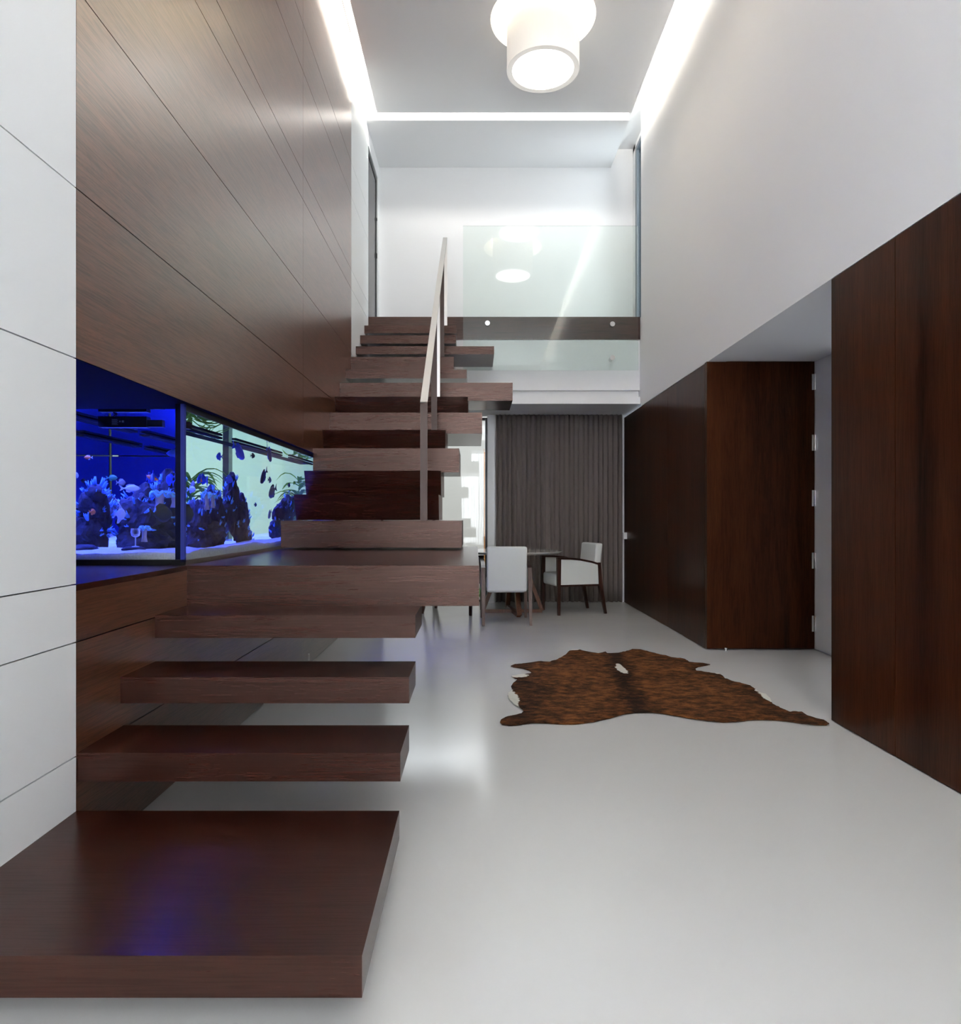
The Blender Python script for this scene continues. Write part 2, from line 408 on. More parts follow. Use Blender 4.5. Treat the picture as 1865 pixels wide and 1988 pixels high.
# niche behind the left wall that holds the aquarium (shelf, soffit, sides)
NX = -2.30
niche = boxes('trim_1', [(NX, XL-0.001, 2.2, 6.62, 0.905, 0.930)], 'wood_tread', origin=(-1.8, 3.0, 0.905))
struct(niche, 'wooden shelf of the aquarium niche')
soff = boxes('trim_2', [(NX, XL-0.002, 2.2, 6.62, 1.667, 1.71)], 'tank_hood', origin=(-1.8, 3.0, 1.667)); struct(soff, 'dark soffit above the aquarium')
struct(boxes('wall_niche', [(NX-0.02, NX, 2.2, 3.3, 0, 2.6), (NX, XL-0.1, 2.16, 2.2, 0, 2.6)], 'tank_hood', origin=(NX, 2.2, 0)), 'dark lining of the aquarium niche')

# side room seen through the aquarium
struct(boxes('wall_side_room', [(-4.2, -4.15, 2.6, 8.0, 0, 2.7), (-4.2, NX-0.02, 2.6, 2.65, 0, 2.7), (-4.2, XL-0.1, 2.6, 8.0, 2.6, 2.7),
        (-2.02, -1.95, 6.7, 9.6, 0, 2.6), (-4.15, -2.02, 7.40, 7.46, 0, 0.55), (-4.15, -2.02, 7.40, 7.46, 2.34, 2.6)],  # dividing wall lengthened past the window to block stray garden light
        'white_plaster', origin=(-3.1, 7.4, 0)), 'white walls of the side room behind the aquarium')
w5 = struct(boxes('window_5', [(-4.15, -2.02, 7.41, 7.425, 0.55, 2.34)], 'frosted_pane', origin=(-3.1, 7.42, 0.55)), 'frosted window glowing behind the aquarium')
boxes('mullion', [(-3.235, -3.175, 7.30, 7.40, 0.55, 2.34)], 'grey_frame', w5, origin=(-3.2, 7.35, 0.55))

# left end of the gallery: sliding window and wall pieces
struct(boxes('wall_gallery_left', [(XL-0.12, XL, GY, 9.02, 5.68, 6.3), (XL-0.12, XL, 9.02, YB, GZ, 6.3), (XL-0.12, XL, GY, YB, 0, GZ-1.06)],
             'white_plaster', origin=(XL, 8.7, GZ)), 'white wall pieces around the gallery sliding window')
w1 = empty('window_1', (XL-0.05, 8.62, GZ)); struct(w1, 'tall sliding window at the left end of the gallery')
for y0, y1, z0, z1 in ((GY+0.002, 9.02, 5.62, 5.68), (8.955, 9.02, GZ, 5.62), (GY+0.002, GY+0.04, GZ, 5.62), (GY+0.04, 8.955, GZ, GZ+0.05)):
    boxes('frame', [(XL-0.034, XL-0.012, y0, y1, z0, z1)], 'dark_frame', w1)
boxes('pane', [(XL-0.026, XL-0.020, GY+0.04, 8.955, GZ+0.05, 5.62)], 'window_glass', w1)
boxes('latch', [(XL-0.012, XL-0.004, 8.97, 9.00, 4.60, 4.66)], 'black_plastic', w1)
boxes('latch', [(XL-0.012, XL-0.004, 8.97, 9.00, 5.10, 5.13)], 'black_plastic', w1)
boxes('blind', [(XL-0.09, XL-0.085, GY+0.01, 9.015, GZ+0.01, 5.67)], 'blind_cloth', w1)

# right wall: white upper wall, walnut panels below, door recess
wr = boxes('wall_right', [(XR, XR+0.16, YF, 8.18, 2.495, 6.3), (XR+0.02, XR+0.16, YF, 3.79, 0, 2.495), (XR+0.02, XR+0.16, 5.92, YB, 0, 2.495)],
           'white_plaster', origin=(XR, 2.0, 0))
struct(wr, 'tall white right wall above dark walnut panels')
for y0, y1, px in ((-3.0, -1.0, 0), (-1.0, 0.45, 0), (0.45, 1.86, 0), (1.86, 3.23, 0), (3.23, 3.81, 0), (5.902, 6.50, 0.004), (6.50, 7.04, 0), (7.04, 9.10, 0)):
    boxes('panel', [(XR-px, XR+0.02, y0+G, y1-G, 0.006, 2.49)], 'wood_panel', wr, origin=(XR, (y0+y1)/2, 0.006))
boxes('panel', [(XR+0.02, XR+0.16, 3.79, 3.81, 0.006, 2.49)], 'wood_panel', wr)
boxes('switch_plate', [(XR-0.045, XR, 8.93, 8.99, 0.86, 0.945)], 'white_lacquer', wr, bevel=0.006)
# recess
rec = boxes('wall_recess', [(2.955, 3.05, 3.3, 3.84, 0, 2.6), (2.955, 3.05, 5.40, 6.1, 0, 2.6), (2.955, 3.05, 3.84, 5.40, 2.45, 2.6), (XR+0.16, 3.05, 3.3, 6.1, 2.502, 2.6), (XR+0.16, 2.955, 5.925, 6.05, 0, 2.502), (XR+0.16, 2.955, 3.3, 3.79, 0, 2.502)],
            'white_plaster', origin=(2.95, 5.0, 0)); struct(rec, 'white door recess in the right wall')
boxes('panel', [(2.94, 2.954, 5.40, 5.84, 0.016, 2.488)], 'white_lacquer', rec)
d2 = struct(boxes('door_light_fill', [(2.965, 3.01, 3.845, 5.395, 0.008, 2.445)], 'recess_light_glass', bevel=0.002), 'unseen frosted glass door added to let light into the recess')  # added out of view so that sky light reaches the recess
boxes('handle', [(2.93, 2.965, 3.95, 3.97, 0.9, 1.3)], 'brushed_steel', d2, bevel=0.004)
# open walnut door with hinges, standing across the recess
door = boxes('door_1', [(XR-0.004, 2.936, 5.84, 5.90, 0.012, 2.497)], 'wood_panel', origin=(2.936, 5.87, 0.0), bevel=0.0015)
struct(door, 'tall walnut door leaf standing open across the recess')
for z0 in (2.25, 1.725, 1.245, 0.705, 0.16):
    bm = bmesh.new(); lathe(bm, [(0.009, 0.0), (0.009, 0.138)], (2.940, 5.830, z0), 10)
    box(bm, 2.912, 2.936, 5.836, 5.840, z0, z0+0.138)
    h = finish('hinge', bm, 'bright_steel', door, (2.94, 5.83, z0))
bm = bmesh.new(); lathe(bm, [(0.016, 0.0), (0.016, 0.006), (0.010, 0.008), (0.010, 0.018), (0.015, 0.019), (0.015, 0.026)], (2.16, 5.815, 0.0), 14)
ds = finish('door_stop', bm, 'bright_steel', None, (2.16, 5.815, 0)); tag(ds, 'small metal door stop on the floor in front of the open walnut door', 'door stop')

# gallery slab with its fascia
sl = boxes('floor_upper', [(XL, XR+0.0, GY+0.02, YB, 2.70, GZ-0.012), (XL, XR, GY+0.08, YB, 2.60, 2.72), (XL, XR, GY, YB, 2.53, 2.615),
                           (XR, XR+0.14, 8.18, YB, 2.53, GZ-0.012)], 'white_plaster', origin=(0.35, 8.6, 2.53))
struct(sl, 'white gallery slab with a shadow groove')
boxes('fascia', [(XL, XR, GY, GY+0.02, 3.315, GZ)], 'wood_fascia', sl, origin=(0.35, GY, 3.315))
boxes('floor_cover', [(XL, XR+0.14, GY+0.02, YB, GZ-0.012, GZ)], 'wood_fascia', sl, origin=(0.35, 8.6, GZ))

# far wall: lower storey with garden door, upper storey plain
bw = boxes('wall_back', [(-1.42, 2.3, YB, YB+0.12, 2.53, 6.3), (0.27, 2.17, YB, YB+0.12, 0, 2.53), (-1.42, -1.28, YB, YB+0.12, 0, 2.53),
                         (XR+0.13, XR+0.25, 9.02, YB, GZ, 6.3)], 'white_plaster', origin=(0.35, YB, 0))
struct(bw, 'white far wall')
bw2 = boxes('trim_3', [(0.167, 0.268, YB-0.06, YB+0.12, 0, 2.53)], 'white_lacquer', origin=(0.22, YB, 0), bevel=0.003); struct(bw2, 'pale post beside the garden door')
w3 = empty('window_3', (-0.55, YB+0.05, 0)); struct(w3, 'glazed garden door with a thin black frame')
for x0, x1, z0, z1 in ((0.137, 0.166, 0.0, 2.50), (-1.28, -1.25, 0, 2.50), (-1.25, 0.137, 2.465, 2.50), (-1.25, 0.137, 0.0, 0.03), (-0.58, -0.54, 0.03, 2.465)):
    boxes('frame', [(x0, x1, YB+0.01, YB+0.06, z0, z1)], 'dark_frame', w3)
boxes('pane', [(-1.25, 0.137, YB+0.03, YB+0.038, 0.03, 2.465)], 'window_glass', w3)
# terrace beyond the garden door
struct(boxes('terrace', [(-4.0, 3.2, YB+0.12, 13.0, -0.12, -0.02)], 'terrace_floor', origin=(0, 11, -0.02)), 'terrace outside the garden door')
struct(boxes('wall_terrace', [(-4.0, 3.2, 12.2, 12.35, -0.1, 3.2)], 'terrace_wall', origin=(0, 12.3, 0)), 'beige terrace wall outside')
tag(boxes('lawn', [(-1.6, 1.4, 9.9, 10.7, -0.02, 0.02)], 'lawn_green', origin=(0, 10.3, 0)), 'strip of green lawn outside the garden door', 'lawn', kind='stuff')
bm = bmesh.new()
box(bm, 0.150, 0.42, 10.9, 10.94, -0.02, 2.2); box(bm, 0.142, 0.150, 10.88, 10.96, -0.02, 2.25)
oc = finish('terrace_screen', bm, 'orange_cloth', None, (0.2, 10.9, -0.02)); tag(oc, 'orange wooden screen outside on the terrace', 'screen')

# window at the right end of the gallery
w2 = empty('window_2', (XR+0.13, 8.6, GZ)); struct(w2, 'grey framed gallery window on the right')
for y0, y1, z0, z1 in ((8.18, 9.02, 6.02, 6.08), (8.94, 9.02, GZ, 6.02), (8.18, 8.22, GZ, 6.02), (8.22, 8.94, GZ, GZ+0.05)):
    boxes('frame', [(XR+0.13, XR+0.20, y0, y1, z0, z1)], 'grey_frame', w2)
boxes('pane', [(XR+0.16, XR+0.166, 8.22, 8.94, GZ+0.05, 6.02)], 'window_glass', w2)
struct(boxes('wall_gallery_right', [(XR+0.13, XR+0.25, 8.18, YB, 6.08, 6.3)], 'white_plaster', origin=(XR+0.2, 8.6, 6.08)), 'wall above the gallery window')

# street wall behind the camera with its tall curtained window
struct(boxes('wall_front', [(XL-0.1, -0.95, YF-0.2, YF, 0, 6.36), (1.65, XR+0.16, YF-0.2, YF, 0, 6.36), (-0.95, 1.65, YF-0.2, YF, 5.45, 6.36), (-0.95, 1.65, YF-0.2, YF, 0, 0.25)],
             'white_plaster', origin=(0.35, YF, 0)), 'white wall with the tall street window')
w4 = empty('window_4', (0.35, YF-0.1, 0.25)); struct(w4, 'tall street window')
for x0, x1, z0, z1 in ((-0.95, -0.90, 0.25, 5.45), (1.60, 1.65, 0.25, 5.45), (0.325, 0.375, 0.25, 5.45), (-0.90, 1.60, 2.55, 2.62)):
    boxes('frame', [(x0, x1, YF-0.15, YF-0.09, z0, z1)], 'dark_frame', w4)

# ceiling: suspended panel with two round holes and light coves around it
def plate_with_holes(x0, x1, y0, y1, z0, z1, holes, seg=64):
    bm = bmesh.new(); loops = []
    c = [bm.verts.new(v) for v in ((x0,y0,z0),(x1,y0,z0),(x1,y1,z0),(x0,y1,z0))]; loops.append(c)
    for hx, hy, r in holes:
        loops.append([bm.verts.new((hx+r*math.cos(2*PI*i/seg), hy+r*math.sin(2*PI*i/seg), z0)) for i in range(seg)])
    es = []
    for l in loops:
        for i in range(len(l)): es.append(bm.edges.new((l[i], l[(i+1) % len(l)])))
    bmesh.ops.triangle_fill(bm, edges=es, use_beauty=True)
    fs = bm.faces[:]
    r = bmesh.ops.extrude_face_region(bm, geom=fs)
    bmesh.ops.translate(bm, verts=[v for v in r['geom'] if isinstance(v, bmesh.types.BMVert)], vec=(0, 0, z1-z0))
    return bm
LX, LY1, LY2, LR = 0.645, 6.42, 4.82, 0.497
bm = plate_with_holes(-1.148, 1.834, YF+0.2, 7.91, ZC, ZC+0.06, [(LX, LY1, LR), (LX, LY2, LR)])
ceil = finish('ceiling', bm, 'ceiling_paint', None, (0.35, 3, ZC)); struct(ceil, 'white suspended ceiling with light coves')
boxes('roof_slab', [(-1.42, 2.3, YF-0.2, YB+0.12, ZT, ZT+0.1)], 'ceiling_paint', ceil, origin=(0.35, 3, ZT))
boxes('gallery_ceiling', [(XL, 1.84, 8.06, YB, ZC, ZC+0.12)], 'ceiling_paint', ceil, origin=(0.35, 8.6, ZC))
boxes('cove_end', [(1.84, XR+0.25, 8.2, YB, 6.14, 6.2)], 'ceiling_paint', ceil, origin=(1.95, 8.6, 6.14))
for hy in (LY1, LY2):
    bm = bmesh.new(); lathe(bm, [(LR+0.001, 0), (LR+0.001, 0.42)], (LX, hy, ZC), 64, cap0=False, cap1=True)
    finish('lamp_recess', bm, 'ceiling_paint', ceil, (LX, hy, ZC), smooth=False)
# LED strips lying in the coves
def strip(b, mat, label):
    o = boxes('led_strip', [b], mat); tag(o, label, 'light strip', 'cove light strips'); return o
strip((-1.135, -1.110, YF+0.3, 7.88, ZC+0.085, ZC+0.11), 'cove_led', 'warm light strip in the ceiling cove along the walnut wall')
strip((1.798, 1.823, YF+0.3, 7.88, ZC+0.085, ZC+0.11), 'cove_led', 'warm light strip in the ceiling cove along the white right wall')
strip((-1.10, 1.78, 7.875, 7.900, ZC+0.085, ZC+0.11), 'cove_led_far', 'light strip in the ceiling slot before the gallery')

# ceiling cylinder lamps
def lamp(y, label):
    t = empty('ceiling_lamp', (LX, y, 5.40)); tag(t, label, 'ceiling lamp', 'cylinder ceiling lamps')
    bm = bmesh.new(); lathe(bm, [(0.292, 0.0), (0.343, 0.0), (0.343, 0.80), (0.292, 0.80), (0.292, 0.02)], (0, 0, 0), 64, cap0=False, cap1=False)
    finish('body', bm, 'lamp_body_glow', t, None)
    bm = bmesh.new(); lathe(bm, [(0.2915, 0.004), (0.2915, 0.012)], (0, 0, 0), 64); finish('diffuser', bm, 'lamp_disc', t, None)
    bm = bmesh.new(); lathe(bm, [(0.345, 0.66), (0.37, 0.66), (0.37, 0.68), (0.345, 0.68), (0.345, 0.66)], (0, 0, 0), 48, cap0=False, cap1=False)
    finish('glow_ring', bm, 'lamp_glow', t, None)
    for k in range(3):
        bm = bmesh.new()
        a = 2*PI*k/3; tube(bm, [(0.315*math.cos(a), 0.315*math.sin(a), 0.79), (0.315*math.cos(a), 0.315*math.sin(a), 0.91)], 0.008, 8)
        finish('hanger', bm, 'brushed_steel', t, None)
    return t
lamp(LY1, 'large white drum lamp hanging from the round ceiling hole nearer the gallery')
lamp(LY2, 'large white drum lamp in the round ceiling hole above the stair landing')

# ------------------------------------------------------------------ staircase
st = empty('staircase', (-0.8, 2.2, 0)); tag(st, 'dark walnut staircase of floating block treads along the left wall', 'staircase')
# front, back, top, thickness, right end, undercut of the front face
TR = [(1.474, 2.202, 0.192, 0.092, -0.247, 0), (2.203, 2.497, 0.380, 0.093, -0.244, 0), (2.475, 2.748, 0.563, 0.096, -0.242, 0),
      (2.742, 3.08, 0.751, 0.092, -0.243, 0), (3.046, 5.03, 0.931, 0.182, 0.0186, 0), (4.517, 5.10, 1.126, 0.180, -0.090, 0),
      (4.838, 5.40, 1.313, 0.185, -0.262, 0.07), (5.13, 5.70, 1.503, 0.187, -0.261, 0.07), (5.415, 6.00, 1.702, 0.192, -0.129, 0),
      (5.744, 6.30, 1.893, 0.188, -0.255, 0.07), (6.026, 7.10, 2.084, 0.188, 0.063, 0), (6.25, 6.90, 2.266, 0.180, -0.067, 0.06),
      (6.475, 7.06, 2.440, 0.172, 0.360, 0), (6.774, 7.25, 2.632, 0.089, -0.084, 0), (7.064, 7.55, 2.828, 0.186, -0.224, 0),
      (7.353, 7.98, 3.012, 0.086, 0.207, 0), (7.633, 8.19, 3.207, 0.093, -0.220, 0), (7.921, 8.20, 3.400, 0.090, -0.220, 0)]
for i, (d0, d1, zt, th, xr, sl_) in enumerate(TR):
    bm = bmesh.new()
    prism(bm, [(d0, zt), (d0+sl_, zt-th), (d1, zt-th), (d1, zt)], XL, xr, 'X')
    o = finish('landing' if i == 4 else 'tread', bm, 'wood_tread', st, (-0.8, d0, zt-th), bevel=0.0016)

# railing
rl = empty('stair_railing', (-0.36, 4.7, 1.126)); tag(rl, 'flat brushed steel railing with slim posts on the walnut stair', 'railing')
RX = -0.357; RW = 0.050
rp = [(4.70, 1.955), (6.74, 3.53), (8.05, 4.487)]
for k, (a, b) in enumerate(zip(rp, rp[1:])):
    bm = bmesh.new(); bar(bm, (RX, a[0], a[1]-0.007), (RX, b[0], b[1]-0.007), RW, 0.014)
    finish('handrail', bm, 'steel_bright_reflection', rl, (RX, a[0], a[1]))
def railz(y):
    for a, b in zip(rp, rp[1:]):
        if a[0] <= y <= b[0]: return a[1]+(b[1]-a[1])*(y-a[0])/(b[0]-a[0])
for y, zb, m in ((4.70, 1.126, 'steel_dark_reflection'), (5.88, 1.893, 'steel_dark_reflection'), (6.38, 2.266, 'steel_bright_reflection'), (7.24, 2.828, 'steel_dark_reflection'), (8.045, 3.40, 'steel_bright_reflection')):
    boxes('post', [(RX-RW/2, RX+RW/2, y-0.006, y+0.006, zb, railz(min(y, 8.05))-0.010)], m, rl)

# glass balustrade at the gallery edge
gb = empty('glass_balustrade', (0.9, 8.16, 2.92)); tag(gb, 'frameless glass balustrade panel fixed to the gallery edge', 'balustrade')
p = boxes('glass_pane', [(-0.145, 1.966, 8.136, 8.148, 2.92, 4.675)], 'balustrade_glass', gb, origin=(0.9, 8.142, 3.28)); p.rotation_euler.x = -0.019
for x, z in ((0.149, 3.485), (1.653, 3.475), (1.653, 3.07), (0.149, 3.07)):
    bm = bmesh.new()
    prof = [(0.0, 8.118), (0.030, 8.118), (0.033, 8.122), (0.033, 8.136)]
    def cyl(r, y0, y1, seg=20):
        a = [bm.verts.new((x+r*math.cos(2*PI*k/seg), y0, z+r*math.sin(2*PI*k/seg))) for k in range(seg)]
        b = [bm.verts.new((x+r*math.cos(2*PI*k/seg), y1, z+r*math.sin(2*PI*k/seg))) for k in range(seg)]
        for k in range(seg): bm.faces.new((a[k], a[(k+1) % seg], b[(k+1) % seg], b[k]))
        bm.faces.new(a[::-1]); bm.faces.new(b)
    cyl(0.030, 8.116, 8.1355); cyl(0.026, 8.1485, GY+0.02)
    finish('standoff', bm, 'bright_steel', gb, (x, 8.13, z))

# ------------------------------------------------------------------ curtain
def curtain(name, x0, x1, y, z0, z1, folds, amp, mat, seed, nz=10, flare=0.25, sharp=1.0):
    rnd = random.Random(seed); bm = bmesh.new(); n = folds*10
    ph = [rnd.uniform(-0.5, 0.5) for _ in range(folds+1)]; am = [rnd.uniform(0.6, 1.15) for _ in range(folds+1)]
    rows = []
    for j in range(nz+1):
        v = j/nz; row = []
        for i in range(n+1):
            u = i/n; k = u*folds; kk = min(int(k), folds-1); f = k-kk
            a = am[kk]*(1-f)+am[kk+1]*f; p = ph[kk]*(1-f)+ph[kk+1]*f
            th = 2*PI*k + p*1.3 + 0.25*math.sin(3*v+kk)*(1-v)
            s = math.sin(th)
            yy = y + amp*a*s*(1+flare*(1-v)) - 0.012*(1-v)*math.cos(th*0.5)
            xx = x0+(x1-x0)*u + 0.008*math.sin(2*th)*sharp
            row.append(bm.verts.new((xx, yy, z0+(z1-z0)*v)))
        rows.append(row)
    for a, b in zip(rows, rows[1:]):
        for i in range(n): bm.faces.new((a[i], a[i+1], b[i+1], b[i]))
    o = finish(name, bm, mat, None, ((x0+x1)/2, y, z0), smooth=True)
    m = o.modifiers.new('thick', 'SOLIDIFY'); m.thickness = 0.003
    return o
cu = curtain('curtain', 0.285, 1.975, YB-0.085, 0.012, 2.525, 26, 0.034, 'curtain_cloth', 3)
tag(cu, 'floor-length grey brown pleated curtain on the far wall', 'curtain')
for x0, x1, lb in ((-0.93, 0.34, 'left'), (0.36, 1.63, 'right')):
    c = curtain('sheer_curtain', x0, x1, YF+0.10, 0.03, 5.47, 16, 0.035, 'sheer_cloth', 5 if lb == 'left' else 8)
    tag(c, 'white sheer curtain before the street window, ' + lb + ' half', 'curtain', 'sheer curtains')

# ------------------------------------------------------------------ dining table and chairs
tb = empty('dining_table', (0.45, 8.13, 0)); tag(tb, 'round pale stone dining table on a crossed wooden base', 'table')
bm = bmesh.new(); lathe(bm, [(0.40, -0.035), (0.55, -0.030), (0.595, -0.012), (0.60, -0.004), (0.596, 0.0)], (0, 0, 0.75), 64)
finish('table_top', bm, 'table_stone', tb, None)
def table_base(tb):
    ang = 0.13
    dirs = [(math.cos(ang), math.sin(ang)*0.25), (-math.cos(ang), -math.sin(ang)*0.25), (0.14, -0.99), (-0.10, 0.99)]
    for dx, dy in dirs:
        L = 0.36 if abs(dx) > 0.5 else 0.40
        bm = bmesh.new(); bar(bm, (dx*L, dy*L, 0.022), (dx*0.10, dy*0.10, 0.712), 0.045, 0.055, up=(-dy, dx, 0))
        finish('leg', bm, 'wood_table', tb, None, bevel=0.002)
    for a, b in ((dirs[0], dirs[1]), (dirs[2], dirs[3])):
        bm = bmesh.new(); bar(bm, (a[0]*0.36, a[1]*0.39, 0.022), (b[0]*0.36, b[1]*0.39, 0.022), 0.045, 0.04)
        finish('cross_bar', bm, 'wood_table', tb, None, bevel=0.002)
    bm = bmesh.new(); box(bm, -0.16, 0.16, -0.16, 0.16, 0.69, 0.714); finish('hub', bm, 'wood_table', tb, None, bevel=0.004)
table_base(tb)

def cushion(name, x0, x1, y0, y1, z0, z1, mat, parent, r=0.02, seg=3, shear=0.0, crown=0.0):
    bm = bmesh.new(); box(bm, x0, x1, y0, y1, z0, z1)
    bmesh.ops.bevel(bm, geom=bm.edges[:], offset=r, segments=seg, affect='EDGES', profile=0.6)
    for v in bm.verts:
        v.co.y += shear*(v.co.z - z0)
        if crown: v.co.z += crown*(1-((v.co.x-(x0+x1)/2)/((x1-x0)/2))**2)*((v.co.z-z0)/(z1-z0))
    return finish(name, bm, mat, parent, None, smooth=True)
def make_chair(label, loc, rz):
    """local +Y is the front of the chair; back legs at y=-0.27"""
    t = empty('dining_armchair', loc, rz); tag(t, label, 'chair', 'white leather armchairs at the round table')
    HW = 0.250
    cushion('seat', -0.205, 0.205, -0.20, 0.285, 0.335, 0.475, 'chair_leather', t, 0.028, 3, crown=0.012)
    cushion('backrest', -0.215, 0.215, -0.272, -0.185, 0.352, 0.835, 'chair_leather', t, 0.022, 3, shear=-0.10, crown=0.008)
    for s in (-1, 1):
        x = s*HW
        bm = bmesh.new(); bar(bm, (x, 0.262, 0.0), (x, 0.265, 0.655), 0.028, 0.030, up=(0, 1, 0), wa2=0.042, wb2=0.048)
        finish('leg', bm, 'wood_chair', t, None, bevel=0.002)
        bm = bmesh.new(); bar(bm, (x, -0.335, 0.0), (x, -0.262, 0.36), 0.028, 0.030, up=(0, 1, 0), wa2=0.042, wb2=0.046)
        bar(bm, (x, -0.262, 0.355), (x, -0.245, 0.61), 0.042, 0.046, up=(0, 1, 0), wa2=0.042, wb2=0.034)
        finish('leg', bm, 'wood_chair', t, None)
        # arm: a gently arched wooden strip
        ys = [(-0.255, 0.600), (-0.15, 0.632), (0.0, 0.662), (0.12, 0.674), (0.29, 0.678)]
        bm = bmesh.new()
        prism(bm, [(y, z) for y, z in ys] + [(y, z-0.022) for y, z in ys[::-1]], x-0.022, x+0.022, 'X')
        finish('armrest', bm, 'wood_chair', t, None, bevel=0.002)
        bm = bmesh.new(); prism(bm, [(-0.255, 0.335), (0.25, 0.335), (0.25, 0.357), (-0.255, 0.357)], x-0.019, x+0.019, 'X')
        finish('side_rail', bm, 'wood_chair', t, None)
        bm = bmesh.new()
        prism(bm, [(-0.248, 0.357), (0.244, 0.357), (0.244, 0.654)] + [(y, z-0.023) for y, z in ys[::-1][1:-1]] + [(-0.236, 0.583)], x-0.014, x+0.014, 'X')
        finish('side_panel', bm, 'chair_leather', t, None)
    return t
make_chair('white leather armchair seen from behind, backrest toward the camera', (0.333, 7.47, 0), 0.02)
make_chair('white leather armchair in front of the curtain, turned left to the table', (1.165, 8.20, 0), PI/2+0.27)
make_chair('white leather armchair hidden behind the stair landing, only its legs showing', (-0.24, 8.20, 0), -PI/2-0.27)

# ------------------------------------------------------------------ cowhide rug
HIDE = [(0.138,3.76),(0.15,3.811),(0.182,3.857),(0.228,3.885),(0.269,3.923),(0.284,3.962),(0.284,4.011),(0.262,4.073),(0.234,4.136),(0.215,4.235),(0.209,4.326),(0.216,4.386),(0.238,4.434),(0.246,4.497),(0.244,4.561),(0.263,4.654),(0.287,4.722),(0.3,4.765),(0.278,4.808),(0.26,4.851),(0.272,4.887),(0.337,4.905),(0.402,4.935),(0.42,4.972),(0.403,5.035),(0.365,5.099),(0.316,5.138),(0.274,5.182),(0.307,5.239),(0.369,5.26),(0.44,5.309),(0.506,5.355),(0.588,5.337),(0.65,5.409),(0.701,5.503),(0.756,5.619),(0.793,5.74),(0.835,5.832),(0.902,5.832),(0.919,5.781),(0.982,5.719),(1.039,5.67),(1.109,5.74),(1.112,5.67),(1.205,5.687),(1.295,5.76),(1.364,5.845),(1.429,5.836),(1.471,5.74),(1.529,5.619),(1.577,5.56),(1.601,5.501),(1.688,5.443),(1.693,5.331),(1.726,5.313),(1.779,5.284),(1.821,5.23),(1.762,5.189),(1.702,5.147),(1.658,5.087),(1.646,5.021),(1.687,4.989),(1.738,4.947),(1.787,4.941),(1.782,4.849),(1.774,4.789),(1.796,4.716),(1.846,4.632),(1.87,4.591),(1.86,4.485),(1.856,4.396),(1.879,4.359),(1.86,4.252),(1.823,4.138),(1.831,4.042),(1.846,3.959),(1.881,3.959),(1.916,3.959),(1.911,3.89),(1.934,3.832),(1.965,3.804),(1.96,3.74),(1.934,3.713),(1.87,3.717),(1.81,3.74),(1.711,3.8),(1.604,3.813),(1.544,3.804),(1.466,3.776),(1.389,3.764),(1.302,3.786),(1.232,3.827),(1.158,3.88),(1.076,3.939),(1.019,3.952),(0.932,3.946),(0.857,3.913),(0.769,3.838),(0.664,3.771),(0.55,3.731),(0.475,3.731),(0.381,3.748),(0.311,3.748),(0.239,3.717),(0.185,3.705),(0.149,3.722)]
def make_rug():
    bm = bmesh.new()
    # densify the outline so the hair edge is slightly ragged
    pts = []
    for i in range(len(HIDE)):
        a = Vector(HIDE[i]); b = Vector(HIDE[(i+1) % len(HIDE)])
        n = max(1, int((b-a).length/0.012))
        for k in range(n):
            p = a.lerp(b, k/n); q = noise.noise((p.x*60, p.y*60, 1.0))*0.0035
            nrm = Vector((-(b-a).y, (b-a).x)).normalized(); pts.append(p+nrm*q)
    z = 0.0035
    vs = [bm.verts.new((p.x, p.y, z)) for p in pts]
    es = [bm.edges.new((vs[i], vs[(i+1) % len(vs)])) for i in range(len(vs))]
    bmesh.ops.triangle_fill(bm, edges=es, use_beauty=True)
    # subdivide by slicing with a grid so the skin can undulate
    for k in range(1, 18):
        g = bm.verts[:]+bm.edges[:]+bm.faces[:]
        bmesh.ops.bisect_plane(bm, geom=g, plane_co=(0.1+0.105*k, 0, 0), plane_no=(1, 0, 0))
    for k in range(1, 22):
        g = bm.verts[:]+bm.edges[:]+bm.faces[:]
        bmesh.ops.bisect_plane(bm, geom=g, plane_co=(0, 3.66+0.10*k, 0), plane_no=(0, 1, 0))
    for f in bm.faces:
        if f.normal.z < 0: f.normal_flip()
    for v in bm.verts:
        bnd = any(len(e.link_faces) < 2 for e in v.link_edges)
        h = 0.5+0.5*noise.noise((v.co.x*2.7, v.co.y*2.7, 3.0))
        v.co.z = 0.0045 + 0.007*h + (0.004*max(0, noise.noise((v.co.x*7, v.co.y*7, 9.0))) if bnd else 0.003)
    r = bmesh.ops.extrude_face_region(bm, geom=bm.faces[:])
    top = [v for v in r['geom'] if isinstance(v, bmesh.types.BMVert)]
    tops = set(top)
    for v in bm.verts:
        if v not in tops: v.co.z = max(0.001, v.co.z-0.0045)
    o = finish('cowhide_rug', bm, 'cowhide', None, (1.05, 4.7, 0))
    tag(o, 'brown brindled cowhide rug lying flat on the pale floor', 'rug')
make_rug()

